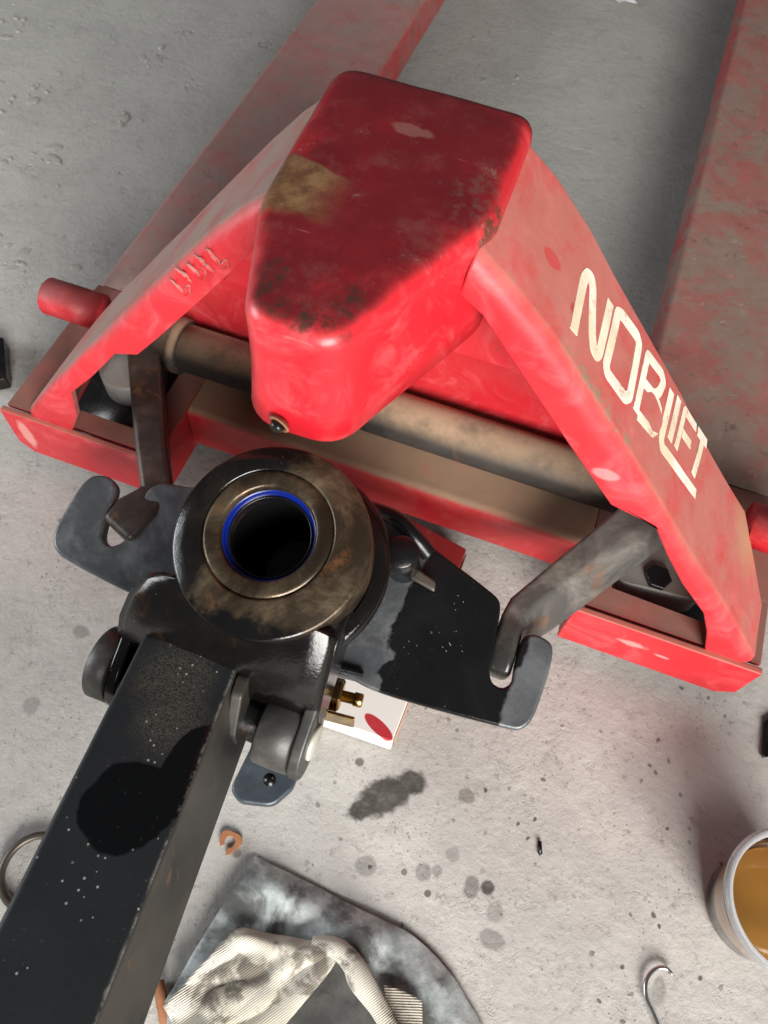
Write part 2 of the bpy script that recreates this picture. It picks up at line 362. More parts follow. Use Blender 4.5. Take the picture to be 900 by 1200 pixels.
HO = round_poly([(-.061, .405), (.057, .405), (.059, .314), (.015, .2105), (-.030, .2105), (-.0555, .288)], [.018, .014, .04, .021, .023, .05], 8)
def resample(P, n):
    P = [Vector(p) for p in P]; L = [0]
    for i in range(len(P)): L.append(L[-1] + (P[(i + 1) % len(P)] - P[i]).length)
    out = []
    for k in range(n):
        s = L[-1] * k / n; i = max(j for j in range(len(P)) if L[j] <= s)
        a = P[i]; b = P[(i + 1) % len(P)]; out.append(a + (b - a) * ((s - L[i]) / max(1e-9, L[i + 1] - L[i])))
    return out
HR = resample(HO, 120)
def inset(P, d):
    n = len(P); out = []
    for i in range(n):
        tt = (P[(i + 1) % n] - P[i - 1]).normalized(); nn = Vector((tt.y, -tt.x)); out.append(P[i] + nn * d)
    return out
cc = Vector((-.003, .325))
def hood():
    def topz(p): return .4150 - .0 * max(0, p.y - .24) - .00 * p.x
    rs = []
    rr = .010
    I = inset(HR, rr)
    for s in (.04, .2, .4, .6, .8, .93):
        rs.append([Vector(((cc + (p - cc) * s).x, (cc + (p - cc) * s).y, topz(cc + (p - cc) * s) - .0012 * s ** 4)) for p in I])
    for k in range(0, 7):
        a = k / 6 * math.pi / 2; P = inset(HR, rr * (1 - math.sin(a)))
        rs.append([Vector((p.x, p.y, topz(p) - .0012 - rr * (1 - math.cos(a)))) for p in P])
    for f, fl in ((.25, .0), (.5, -.0005), (.75, -.0015), (1, -.003)):
        P = inset(HR, fl); rs.append([Vector((p.x, p.y, topz(p) * (1 - f) + .340 * f - .010 * (1 - f) + (.018 * f * max(0, (p.y - .25) / .15)) * 0)) for p in P])
    P = inset(HR, .004); rs.append([Vector((p.x, p.y, .338)) for p in P])
    for r in rs:
        for v in r:
            d = noise.noise(v * 28) * .0011; v += (Vector((v.x - cc.x, v.y - cc.y, 0)).normalized() * d if v.z < .40 else Z * d * .6)
    vs, fs = rings(rs)
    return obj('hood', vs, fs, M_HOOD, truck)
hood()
# screw hole at the bottom of the hood's nose
M_DARK = grime_metal('oily_black', (.008, .008, .009), (.04, .035, .03), .1, .25, .3, specks=0)
M_STEEL = grime_metal('bare_steel', (.30, .30, .29), (.5, .5, .48), .2, .35, .5, metal=.8, specks=0)
t = NT('chipped_rim'); M_RIM = t.done(t.mix(t.noise(220, 5), (.16, .04, .025), (.30, .16, .07)), .7)
s0 = Vector((-.0135, .2045, .3475))
ax = Vector((-.25, -.95, -.15)).normalized()
sc = obj('screw_socket', *lathe(s0 + ax * -.001, ax, [(.0062, 0), (.0056, .0008), (.0044, .0008), (.0042, -.002)], 28, cap0=True, cap1=True), M_RIM, truck)
obj('screw', *lathe(s0 - ax * .001, ax, [(.0040, 0), (.0040, .0030), (.0030, .0042), (.0016, .0042), (.0012, .0026)], 6), M_DARK, sc)

# legs -----------------------------------------------------------------
PR = [(.050, .410), (.100, .361), (.124, .334), (.154, .300), (.197, .250), (.222, .220), (.262, .173), (.300, .128), (.333, .088)]
PL = [(-.308, .088), (-.270, .150), (-.223, .208), (-.168, .276), (-.117, .338), (-.096, .363), (-.062, .404)]
def leg(O, I, back, mat, mirror):
    rs = []; rad = .009
    for (ox, oz), (ix, iz), yb in zip(O, I, back):
        o = Vector((ox, .297, oz)); i = Vector((ix, .297, iz)); u = (i - o).normalized(); r_ = []
        for f in (0, .35, .7): r_.append(i + (o + u * rad - i) * f)
        for k in range(0, 6):
            a = k / 5 * math.pi / 2
            r_.append(o + u * (rad * (1 - math.sin(a))) + Y * (rad * (1 - math.cos(a))))
        for f in (.33, .66, 1): r_.append(o + Y * (rad + (yb - .297 - rad) * f))
        for v in r_[3:]: v += Vector((noise.noise(v * 22) * .0008, 0, noise.noise(v * 22 + Y) * .0008))
        rs.append(r_)
    vs, fs = rings(rs, close=False)
    if mirror: fs = [f[::-1] for f in fs]
    o = obj('leg', vs, fs, mat, truck)
    m = o.modifiers.new('s', 'SOLIDIFY'); m.thickness = .005; m.offset = 0
    m = o.modifiers.new('b', 'BEVEL'); m.width = .0012; m.segments = 2; m.limit_method = 'ANGLE'; m.angle_limit = math.radians(50)
    m = o.modifiers.new('w', 'WEIGHTED_NORMAL')
    return o
OR_ = [(.053, .4025), (.074, .386), (.100, .361), (.124, .334), (.160, .293), (.197, .250), (.222, .220), (.240, .199), (.262, .173), (.288, .143), (.312, .113), (.333, .0865)]
IR_ = [(.050, .378), (.064, .369), (.080, .349), (.100, .325), (.136, .282), (.172, .240), (.204, .232), (.222, .204), (.244, .174), (.272, .143), (.286, .115), (.296, .0865)]
BR_ = [.392, .392, .391, .39, .39, .39, .39, .39, .392, .394, .372, .350]
legR = leg(OR_, IR_, BR_, M_LEGR, False)
OL_ = [(-.050, .406), (-.076, .382), (-.097, .359), (-.117, .335), (-.145, .301), (-.168, .273), (-.196, .239), (-.223, .206), (-.250, .173), (-.272, .146), (-.295, .116), (-.316, .0865)]
IL_ = [(-.060, .382), (-.066, .368), (-.080, .348), (-.100, .322), (-.125, .290), (-.147, .262), (-.170, .234), (-.190, .226), (-.220, .187), (-.250, .152), (-.257, .116), (-.272, .0865)]
BL_ = [.394, .393, .392, .39, .39, .39, .39, .39, .388, .378, .366, .352]
legL = leg(OL_, IL_, BL_, M_LEGL, True)

# lettering on the right leg, raised vinyl strokes
t = NT('white_lettering'); cl = t.mix(t.ramp(t.noise(22, 6, .6), .35, .65), (.86, .83, .74), (.74, .66, .48))
cl = t.mix(t.math('MULTIPLY', t.ramp(t.noise(90, 7, .8), .57, .63), .75), cl, (.52, .22, .16)); cl = t.mix(t.math('MULTIPLY', t.ramp(t.noise(30, 6, .7), .42, .62), .30), cl, (.55, .33, .22)); M_LET = t.done(cl, .5)
def surf(s, tt, off):
    x = .197 + .644 * s; zc = interp(PR, x); e = .004
    n = Vector((-(interp(PR, x + e) - interp(PR, x - e)) / (2 * e), 0, 1)).normalized()
    p = Vector((x, tt, zc)); w = Vector((noise.noise(p * 22) * .0008, 0, noise.noise(p * 22 + Y) * .0008))
    return p + w + n * (.0026 + off)
def letter(strokes, w=.0080):
    vs, fs = [], []
    for pts, closed in strokes:
        P0_ = [Vector(p) for p in pts]; P = []; n0 = len(P0_)
        for i, p in enumerate(P0_):
            if not closed and i in (0, n0 - 1): P.append(p); continue
            a, b = P0_[i - 1], P0_[(i + 1) % n0]; da, db = a - p, b - p; q = min(.0017, da.length * .4, db.length * .4)
            s0_, s1_ = p + da.normalized() * q, p + db.normalized() * q; P += [s0_, s0_ * .25 + p * .5 + s1_ * .25, s1_]
        # subdivide for surface following
        Q = []
        m = len(P) if closed else len(P) - 1
        for i in range(m):
            a, b = P[i], P[(i + 1) % len(P)]; k = max(1, int((b - a).length / .006))
            for j in range(k): Q.append(a + (b - a) * j / k)
        if not closed: Q.append(P[-1])
        n = len(Q); base = len(vs)
        for i in range(n):
            a = Q[i - 1] if (closed or i) else None; b = Q[(i + 1) % n] if (closed or i < n - 1) else None
            d1 = (Q[i] - a).normalized() if a is not None else None; d2 = (b - Q[i]).normalized() if b is not None else None
            if d1 is None: d1 = d2
            if d2 is None: d2 = d1
            n1 = Vector((-d1.y, d1.x)); n2 = Vector((-d2.y, d2.x)); mm = (n1 + n2)
            mm.normalize(); k = min(1.7, 1 / max(.3, mm.dot(n1))); h = mm * (w / 2 * k)
            for q, z in ((Q[i] + h, -.0015), (Q[i] + h, .0002), (Q[i] - h, .0002), (Q[i] - h, -.0015)): vs.append(surf(q.x, q.y, z))
        for i in range(n if closed else n - 1):
            a = base + i * 4; b = base + ((i + 1) % n) * 4
            for j in range(3): fs.append((a + j, b + j, b + j + 1, a + j + 1))
        if not closed: fs += [(base, base + 1, base + 2, base + 3), tuple(base + (n - 1) * 4 + j for j in (3, 2, 1, 0))]
    return obj('letter', vs, fs, M_LET, legR, smooth=False)
letter([([(-.1352, .3195), (-.1412, .3563), (-.1395, .3625), (-.1350, .3640), (-.1310, .3600), (-.1190, .3347), (-.1135, .3275), (-.1090, .3265), (-.1070, .3300), (-.1105, .3695)], False)])
letter([([(-.1002, .3705), (-.0955, .3735), (-.0740, .3765), (-.0695, .3740), (-.0652, .3330), (-.0690, .3280), (-.0935, .3262), (-.0975, .3300)], True)])
letter([([(-.0543, .3301), (-.0563, .3763), (-.0345, .3800), (-.0295, .3765), (-.0318, .3660), (-.0368, .3590), (-.0540, .3555)], False),
        ([(-.0345, .3590), (-.0262, .3560), (-.0240, .3410), (-.0282, .3345), (-.0512, .3305)], False)], .0073)
letter([([(-.0168, .3800), (-.0155, .3400), (-.0115, .3352), (.0508, .3441)], False)], .0076)
letter([([(-.0050, .3840), (-.0045, .3475)], False)], .0073)
letter([([(.0060, .3495), (.0068, .3840), (.0300, .3875)], False), ([(.0102, .3665), (.0265, .3690)], False)], .0062)
letter([([(.0335, .3880), (.0520, .3905)], False), ([(.0440, .3865), (.0405, .3530)], False)], .0073)

# weld beads on the left leg's front flange
def bead(a, b, r=.0017):
    a, b = Vector(a), Vector(b); n = 8
    P = [a + (b - a) * i / n + Vector((random.uniform(-1, 1), 0, random.uniform(-1, 1))) * .0006 for i in range(n + 1)]
    obj('weld_bead', *tube(P, lambda s: r * (.35 + .8 * math.sin(math.pi * min(1, max(0, s * .9 + .05)))) * random.uniform(.85, 1.15), 8), M_LEGL, truck)
def fl(x, z): return (x, .2942, z)
for a, b in (((-.126, .322), (-.117, .313)), ((-.117, .313), (-.113, .323)), ((-.120, .334), (-.111, .326)), ((-.111, .341), (-.103, .332)), ((-.103, .332), (-.100, .343)),
             ((-.105, .349), (-.095, .340)), ((-.096, .357), (-.088, .345)), ((-.088, .345), (-.084, .353))):
    bead(fl(*a), fl(*b))
# scuffed rubbed edge along right leg corner is in the paint; stub pegs
M_PEG = red_mat('peg_paint', .55, .15, dust=(.10, .055, .05))
obj('peg', *lathe((-.345, .398, .126), X, [(.010, 0), (.0155, 0), (.0170, .0015), (.0170, .055)], 40), M_PEG, truck, bevel=0)
obj('peg', *lathe((.365, .398, .124), -X, [(.010, 0), (.017, 0), (.0185, .0015), (.0185, .064)], 40), M_PEG, truck)

# base frame ------------------------------------------------------------
ZT, ZB = .085, .026; XO = .3425; XR = .190; YF = .290; YR = .352
def chamf(x0, x1, left):
    c = .013
    return [(x0 + (c if left else 0), ZB), (x1 - (0 if left else c), ZB)] + ([(x1, ZB + c)] if not left else []) + [(x1, ZT + .0025), (x0, ZT + .0025)] + ([(x0, ZB + c)] if left else [])
def front_extra(t, col, rg):
    s = t.math('MAXIMUM', t.blob((-.325, -.162, .058), .012, .3, (.5, 3, 1.6), .6, 60), t.blob((.245, -.162, .062), .010, .3, (1.3, 3, .45), .7, 60))
    s = t.math('MAXIMUM', s, t.blob((.272, -.162, .058), .004, .3, (1.4, 3, .5), .6, 60))
    return t.mix(t.math('MULTIPLY', s, .55), col, (.75, .42, .38)), rg
M_FRONT = red_mat('front_paint', .5, .05, extra=front_extra)
for x0, x1, lf in ((-XO, -XR, True), (XR, XO, False)):
    obj('front_plate', *prism(chamf(x0, x1, lf), (0, YF, 0), X, Z, Y, 0, .006), M_FRONT, truck, bevel=.0015)
def plate_hole(name, x0, x1, y0, y1, H, z0, z1, mat):
    """plate with a polygonal hole H (4 corners ccw)"""
    P = [(x0, y0), (x1, y0), (x1, y1), (x0, y1)]; vs = [(x, y, z1) for x, y in P] + [(x, y, z1) for x, y in H] + [(x, y, z0) for x, y in P] + [(x, y, z0) for x, y in H]
    fs = []
    for i in range(4):
        j = (i + 1) % 4; fs += [(i, j, 4 + j, 4 + i), (8 + i, 12 + i, 12 + j, 8 + j), (i, 8 + i, 8 + j, j), (4 + i, 4 + j, 12 + j, 12 + i)]
    return obj(name, vs, fs, mat, truck, bevel=.0008, seg=2)
M_ENDTOP = red_mat('end_top_paint', .80, .15, dust=(.24, .125, .095), base=(.45, .03, .035))
plate_hole('top_plate', -XO + .001, -XR, YF + .0095, .46, [(-.285, .318), (-.215, .318), (-.215, .43), (-.300, .43)], ZT - .005, ZT, M_ENDTOP)
plate_hole('top_plate', XR, XO - .001, YF + .0095, .46, [(.215, .322), (.296, .319), (.300, .43), (.215, .43)], ZT - .005, ZT, M_ENDTOP)
# middle: bent sheet with a rolled front edge
def midplate():
    rs = []
    for x in [(-XR + .001) + i * (2 * XR - .002) / 24 for i in range(25)]:
        r = [Vector((x, YR, ZB + .010)), Vector((x, YR, ZB + .03)), Vector((x, YR, ZT - .008))]
        for k in range(1, 6):
            a = k / 5 * math.pi / 2; r.append(Vector((x, YR + .008 * (1 - math.cos(a)), ZT - .008 + .008 * math.sin(a))))
        r += [Vector((x, YR + .03, ZT)), Vector((x, YR + .07, ZT)), Vector((x, .46, ZT))]; rs.append(r)
    vs, fs = rings(rs, close=False)
    obj('middle_plate', vs, fs, M_BASETOP, truck, solid=.004)
midplate()
for s in (-1, 1):
    obj('side_gusset', *box(*(sorted((s * XR, s * (XR + .005)))), YF + .0065, YR + .06, ZB, ZT - .0055), M_RED, truck, bevel=.001)
# bearing seats seen through the openings in the top plates
M_GREY = grime_metal('grey_casting', (.22, .22, .215), (.34, .34, .33), .25, .5, .6, dust=.2, metal=.2)
obj('bearing_block', *cyl((-.265, .385, .052), (-.265, .385, .080), .030, 40, .002), M_GREY, truck)
hexp = [(math.cos(math.pi / 3 * i) * .0115, math.sin(math.pi / 3 * i) * .0115) for i in range(6)]
obj('bearing_block', *prism(round_poly([(.218, .335), (.292, .343), (.296, .425), (.218, .425)], .012, 5), O0, X, Y, Z, .045, .074), M_GREY, truck, bevel=.002)
obj('bolt', *prism(hexp, (.252, .350, 0), X, Y, Z, .074, .0795), M_DARK, truck, bevel=.001)
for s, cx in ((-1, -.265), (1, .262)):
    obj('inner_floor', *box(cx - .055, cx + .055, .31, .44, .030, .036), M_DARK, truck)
# cross wall behind the torque tube and upper gusset
wall = [(-.288, ZT + .0005), (.300, ZT + .0005), (.190, .222), (.085, .330), (-.085, .330), (-.20, .205)]
obj('cross_wall', *prism(wall, (0, .424, 0), X, Z, Y, 0, .005), M_RED, truck, bevel=.001)
obj('upper_gusset', *prism([(-.128, .266), (.140, .266), (.066, .370), (-.066, .370)], (0, .355, 0), X, Z, Vector((0, 1, 0)), 0, .005), M_RED, truck, bevel=.001)
# torque tube
def tube_extra(t):
    return t.math('MULTIPLY', t.math('MAXIMUM', t.ramp(t.noise(16, 5), .55, .68), t.ramp(t.sep()[0], .02, .16)), .38)
M_TUBE = grime_metal('dusty_tube', (.022, .018, .015), (.06, .048, .038), .35, .75, .5, dust=.95, metal=.0, specks=.1, oil=tube_extra)
obj('torque_tube', *lathe((-.232, .396, .118), X, [(.0215, 0), (.0215, .46)], 48), M_TUBE, truck)
obj('tube_collar', *lathe((-.214, .396, .118), X, [(.022, 0), (.0255, .001), (.0255, .008), (.022, .0095)], 40), M_TUBE, truck)
# rocker arms
def loft4(S_, mat, name='rocker_arm', bv=.0055):
    vs, fs = rings([[Vector(p) for p in q] for q in S_]); return obj(name, vs, fs, mat, truck, bevel=bv, seg=4)
M_ARML = grime_metal('rusty_arm', (.035, .026, .022), (.13, .10, .085), .55, .42, .6, metal=.15, specks=.15)
def armr_extra(t): return t.math('MULTIPLY', t.blob((.142, -.225, .12), .022, .25, (1, 1, 2), .3, 60), .75)
M_ARMR = grime_metal('grey_arm', (.085, .084, .080), (.30, .29, .26), .5, .45, .8, dust=.05, metal=.35, specks=.2, oil=armr_extra)
# top-left, top-right, bottom-right, bottom-left for each station from the tube forwards
loft4([[(.205, .400, .132), (.236, .388, .132), (.258, .392, .096), (.228, .404, .092)],
       [(.192, .360, .140), (.2185, .352, .140), (.243, .358, .106), (.218, .366, .100)],
       [(.1340, .262, .130), (.1575, .262, .130), (.178, .262, .094), (.155, .262, .090)],
       [(.1320, .246, .131), (.1510, .240, .131), (.160, .240, .095), (.142, .246, .092)],
       [(.1325, .222, .129), (.1520, .218, .129), (.154, .222, .092), (.136, .226, .090)],
       [(.1355, .204, .118), (.1540, .204, .118), (.153, .209, .094), (.137, .209, .094)]], M_ARMR)
loft4([[(-.262, .405, .128), (-.226, .412, .128), (-.232, .415, .085), (-.264, .408, .085)],
       [(-.2480, .366, .124), (-.2165, .372, .128), (-.220, .372, .085), (-.247, .366, .085)],
       [(-.196, .285, .124), (-.168, .290, .127), (-.172, .292, .086), (-.197, .286, .088)],
       [(-.171, .249, .124), (-.141, .251, .126), (-.145, .252, .09), (-.171, .250, .09)],
       [(-.181, .233, .126), (-.145, .229, .126), (-.149, .232, .09), (-.179, .235, .09)],
       [(-.187, .214, .121), (-.156, .202, .121), (-.158, .207, .092), (-.184, .217, .092)]], M_ARML)
# forks -----------------------------------------------------------------
def fork(x0, x1, mat, name='fork'):
    n = 60; rs = []; L0, L1 = .46, 1.56; r = .007
    for i in range(n + 1):
        y = L0 + .002 + (L1 - L0) * i / n; q = 1 if i < n - 8 else max(.35, 1 - ((i - n + 8) / 8) ** 2 * .65)
        c = (x0 + x1) / 2; hw = (x1 - x0) / 2 * (1 if i < n - 8 else .55 + .45 * math.sqrt(max(0, 1 - ((i - n + 8) / 8) ** 2)))
        a0, a1 = c - hw, c + hw; row = [Vector((a0, y, ZB + .01)), Vector((a0, y, ZT - r))]
        for k in range(1, 4): a = k / 4 * math.pi / 2; row.append(Vector((a0 + r * (1 - math.cos(a)), y, ZT - r + r * math.sin(a))))
        for f in (0, .2, .4, .6, .8, 1): row.append(Vector((a0 + r + (a1 - a0 - 2 * r) * f, y, ZT)))
        for k in range(1, 4): a = k / 4 * math.pi / 2; row.append(Vector((a1 - r * (1 - math.sin(a)), y, ZT - r + r * math.cos(a))))
        row += [Vector((a1, y, ZT - r)), Vector((a1, y, ZB + .01))]
        for v in row: v.z += noise.noise(Vector((v.x * 16, v.y * 9, 3))) * .0016
        rs.append(row)
    vs, fs = rings(rs, close=False)
    return obj(name, vs, fs, mat, truck, solid=.005)
fork(-XO, -.205, M_FORKL); fork(.203, XO + .03, M_FORK)
for s in (-1, 1):   # inner side continues forward alongside the recess behind the cross wall
    obj('fork_bracket', *box(*sorted((s * .2035, s * .197)), .41, .50, ZB + .012, ZT - .0055), M_RED, truck, bevel=.001)

# ================================================================== PUMP UNIT
T = Vector((-.0190, .1920, .2400)); A = Vector((-.03, -.24, .97)).normalized(); E1 = (X - A * A.x).normalized(); E2 = A.cross(E1)
def L(u, v, h): return T + E1 * u + E2 * v - A * h
pump = thing('hydraulic_pump', 'black oily hydraulic pump with open blue-sealed bore, hooked bracket plate and square handle socket', 'pump', (-.02, .22, 0))
def cap_oil(t):
    a = t.ramp(t.noise(13, 4, .5, .3), .60, .50)
    x, y, z = t.sep()
    left = t.ramp(t.math('ADD', t.math('SUBTRACT', x, t.math('MULTIPLY', y, .35)), t.math('MULTIPLY', t.noise(38, 6, .6), .05)), .014, -.004)
    low = t.ramp(t.math('ADD', y, t.math('MULTIPLY', t.noise(60, 5), .03)), -.024, -.036)
    low = t.math('MULTIPLY', low, t.ramp(t.math('ADD', x, t.math('MULTIPLY', t.noise(50, 4), .02)), .050, .044))
    return t.math('MULTIPLY', t.math('MAXIMUM', t.math('MULTIPLY', left, .97), low), .985)
M_CAP = grime_metal('oily_cap', (.040, .028, .017), (.27, .205, .13), .60, .33, .85, metal=.55, specks=.1, oil=cap_oil)
M_LIP = grime_metal('steel_lip', (.032, .023, .015), (.19, .145, .09), .5, .30, .8, metal=.6, specks=0)
M_BODY = grime_metal('cylinder_body', (.06, .055, .05), (.22, .20, .18), .75, .38, .8, metal=.5, specks=.1)
M_BLACK = grime_metal('black_oily_metal', (.0035, .0033, .003), (.016, .011, .008),   .06, .17, .3, metal=.0, specks=.25, bk=.45)
C0 = L(-.006, .003, 0)       # bore centre
def loft_cap():
    """eccentric cap: bore centre and outer centre differ slightly"""
    rs = []; n = 96; oc = (-.003, .0)
    prof = [(.0415, .0026, .0), (.0418, .0008, .1), (.0432, .0000, .15), (.0500, .0010, .3), (.0560, .0024, .6), (.0608, .0040, 1), (.0620, .0044, 1), (.0627, .0054, 1), (.0629, .012, 1), (.0628, .036, 1), (.0605, .038, 1), (.0605, .0415, 1)]
    for r, h, e in prof:
        cx = -.006 * (1 - e) + oc[0] * e; cy = .003 * (1 - e) + oc[1] * e
        rs.append([L(cx + math.cos(a) * r, cy + math.sin(a) * r, h) for a in [2 * math.pi * i / n for i in range(n)]])
    return rings(rs, True, False, False)
vs, fs = loft_cap(); cap = obj('cap_ring', vs, fs, M_CAP, pump, origin=T)
lip = lathe(C0, -A, [(.0416, .0028), (.0408, .0014), (.0390, .0008), (.0375, .0006), (.0318, .0006), (.0302, .0020), (.0298, .0064)], 96, False, False)
obj('bore_lip', *lip, M_LIP, pump, origin=T)
t = NT('blue_seal'); M_BLUE = t.done(t.mix(t.noise(60), (.0015, .008, .11), (.003, .016, .20)), .30)
obj('seal_ring', *lathe(C0, -A, [(.0297, .0062), (.0290, .0066), (.0287, .0072), (.0285, .0104), (.0262, .0110)], 96, False, False), M_BLUE, pump, origin=T)
obj('seal_lip', *lathe(C0, -A, [(.0270, .0106), (.0266, .0098), (.0260, .0100), (.0256, .0125), (.0254, .018)], 96, False, False), M_DARK, pump, origin=T)
t = NT('black_bore'); M_BORE = t.done((.004, .004, .004), .35)
obj('bore', *lathe(C0, -A, [(.0256, .012), (.0250, .20)], 64, False, True), M_BORE, pump)
# body, weld groove and flange below the cap
obj('cylinder_body', *lathe(L(-.003, 0, 0), -A, [(.0600, .0415), (.0600, .050), (.056, .060), (.054, .066), (.054, .150), (.044, .158), (.044, .205)], 80, False, True), M_BODY, pump)
obj('flange', *lathe(L(-.001, -.001, 0), -A, [(.0600, .0455), (.0665, .0462), (.0700, .0485), (.0705, .0515), (.0705, .0560), (.0670, .0585), (.055, .0595)], 80, False, False), M_BLACK, pump)
# bracket plate with hooks (local u,v at depth .125)
PO = [(-.110, .040), (-.138, .036), (-.147, .028), (-.1475, .010), (-.1445, -.008), (-.1470, -.020), (-.1555, -.027), (-.1645, -.022), (-.1680, -.008), (-.1695, .010),
      (-.1720, .021), (-.1815, .0265), (-.1945, .0235), (-.2010, .012), (-.2040, -.022), (-.2030, -.034), (-.1970, -.043), (-.1870, -.0475), (-.1450, -.053), (-.105, -.056),
      (-.05, -.060), (.051, -.056), (.079, -.060), (.130, -.0565), (.1750, -.0520), (.1850, -.0505), (.1905, -.044), (.1925, -.034), (.1935, -.005), (.1920, .011), (.1880, .0175), (.1760, .0195), (.1685, .015), (.1675, .008),
      (.1680, -.008), (.1705, -.020), (.1655, -.0265), (.1570, -.0255), (.1525, -.018), (.1500, .005), (.1470, .026), (.1445, .0335), (.1385, .0375), (.085, .0560), (.060, .0650), (.045, .069), (.0, .070), (-.07, .060)]
def smooth2(P, k=2):
    for _ in range(k):
        Q = []
        for i in range(len(P)):
            a, b = P[i], P[(i + 1) % len(P)]; Q += [(a[0] * .78 + b[0] * .22, a[1] * .78 + b[1] * .22), (a[0] * .22 + b[0] * .78, a[1] * .22 + b[1] * .78)]
        P = Q
    return P
def plate_oil(t):
    x = t.sep()[0]; w = t.math('MULTIPLY', t.math('SUBTRACT', t.noise(38, 5, .5), .5), .035)
    xx = t.math('ADD', x, w)
    f = t.math('MULTIPLY', t.ramp(xx, .077, .080), t.ramp(xx, .172, .168))
    return t.math('MULTIPLY', f, .97)
M_PLATE = grime_metal('blue_grey_plate', (.070, .077, .084), (.23, .245, .255), .10, .36, .75, metal=.35, specks=.7, oil=plate_oil)
pp_ = smooth2(PO, 2)
obj('bracket_plate', *prism(pp_, T, E1, E2, -A, .1185, .1305), M_PLATE, pump, bevel=.0028, seg=3, ang=50, origin=T - A * .125)
obj('set_screw', *lathe(L(-.136, .006, .1172), -A, [(.0012, 0), (.0022, 0), (.0024, .0016)], 16), M_DARK, pump)
# valve boss and lever stub on the plate behind the cylinder
obj('valve_boss', *cyl(L(.068, .034, .070), L(.068, .034, .120), .0125, 32, .002), M_DARK, pump)
obj('valve_arm', *prism([(.060, .040), (.095, .030), (.097, .022), (.064, .028)], T, E1, E2, -A, .108, .113), M_BODY, pump, bevel=.002)
obj('release_pipe', *tube(catmull([L(.030, .064, .100), L(.052, .064, .104), L(.070, .056, .110), L(.082, .050, .119)], 6), .0065, 14), M_DARK, pump)
# yoke: oily saddle between cap and ears
def yoke():
    rs = []
    n = 22
    rows = [ # (half-left u, right u, v, h, bulge)
        (-.062, .054, -.040, .0085, .0), (-.070, .056, -.043, .0105, 0), (-.076, .057, -.048, .013, .001), (-.083, .0575, -.060, .020, .002), (-.087, .0575, -.074, .030, .001), (-.088, .0575, -.086, .042, -.001), (-.087, .057, -.094, .060, -.002)]
    for a, b, v, h, bu in rows:
        r = []
        for i in range(n + 1):
            f = i / n; u = a + (b - a) * f
            arc = math.sqrt(max(0, .0605 ** 2 - min(.0604, abs(u + .003)) ** 2)) * .0
            r.append(L(u, v, h - .004 * math.sin(math.pi * f) + noise.noise(Vector((u * 60, v * 60, 1))) * .0012 + (.005 * max(0, abs(2 * f - 1) - .8) / .2)))
        rs.append(r)
    vs, fs = rings(rs, close=False); return obj('yoke_saddle', vs, fs, M_BLACK, pump, solid=.014)
yoke()
def ear(u0, u1, mat, name='yoke_ear', skip=0):
    # outline in (v, h): from cap rim down to the pivot
    P = [(-.018, .030), (-.040, .028), (-.060, .036), (-.084, .048), (-.112, .052), (-.128, .062), (-.134, .078), (-.128, .094), (-.108, .100), (-.090, .094), (-.060, .078), (-.020, .066)]
    if skip: P = [(-.052, .045), (-.070, .042)] + P[3:-1]
    P = smooth2(P, 2)
    return obj(name, *prism(P, T, E2, -A, E1, u0, u1), mat, pump, bevel=.002, seg=3, ang=50)
def ear_oil(t): return t.math('MULTIPLY', t.ramp(t.math('ADD', t.sep()[1], t.math('MULTIPLY', t.noise(60, 5), .03)), -.085, -.072), .95)
M_EAR = grime_metal('grey_ear', (.045, .044, .042), (.15, .145, .135), .45, .45, .8, metal=.3, specks=.1, oil=ear_oil)
ear(.0475, .0560, M_EAR); ear(-.0860, -.0775, M_BLACK, skip=1)
PIV = (-.106, .076)
def piv(u): return L(u, PIV[0], PIV[1])
obj('pivot_boss', *lathe(piv(-.0865), -E1, [(.024, 0), (.0255, .0008), (.0255, .0145), (.0245, .0155), (.013, .0158), (.012, .0145)], 48), M_EAR, pump)
obj('pivot_boss', *lathe(piv(.0470), -E1, [(.0245, 0), (.0258, .0008), (.0262, .012), (.0258, .0235), (.0246, .0250)], 48), M_EAR, pump)
obj('pivot_shaft', *cyl(piv(-.080), piv(.050), .0150, 32, .001), M_DARK, pump)
t = NT('pin_end'); M_PIN = t.done(t.mix(t.noise(80), (.50, .50, .42), (.62, .62, .55)), .45, .3)
obj('pivot_pin', *lathe(piv(.0550), E1, [(.0125, 0), (.0125, .0026), (.0115, .0034)], 36), M_PIN, pump)
# handle socket ---------------------------------------------------------
P0 = Vector((-.0520, .1360, .1850)); D = Vector((.118, -.968, .222)).normalized(); WD = (X - D * D.x).normalized(); ND = Vector((0, .224, .975)).normalized()
WD = WD.normalized(); ND = D.cross(WD); ND = ND if ND.z > 0 else -ND
def handle_oil(t):
    m = t.n('ShaderNodeMapping', vector_type='TEXTURE')
    a = t.blob(tuple(P0 + WD * .004 + D * .115 - HORG), .026, .04, (.95, 1.0, 3), .22, 45)
    b = t.blob(tuple(P0 + WD * .026 + D * .088 - HORG), .022, .04, (.62, 1.35, 3), .20, 45)
    c = t.blob(tuple(P0 + WD * .037 + D * .105 - ND * .02 - HORG), .013, .25, (.7, 2.0, 1.6), .5, 50)
    return t.math('MULTIPLY', t.math('MAXIMUM', t.math('MAXIMUM', a, b), t.math('MULTIPLY', c, .6)), .97)
HORG = P0
t = NT('black_handle_paint')
base = t.mix(t.noise(9, 5), (.008, .011, .013), (.018, .022, .025))
o1 = handle_oil(t)
gr = t.math('MULTIPLY', t.math('MAXIMUM', t.blob(tuple(WD * .000 + D * .030), .020, .5, (1.1, 1.3, 3), .5, 40), t.blob(tuple(WD * .006 + D * .060), .018, .6, (1, 1.2, 3), .5, 40)), t.ramp(t.noise(900, 3, .8), .42, .60))
base = t.mix(t.math('MULTIPLY', gr, .35), base, (.22, .19, .13))
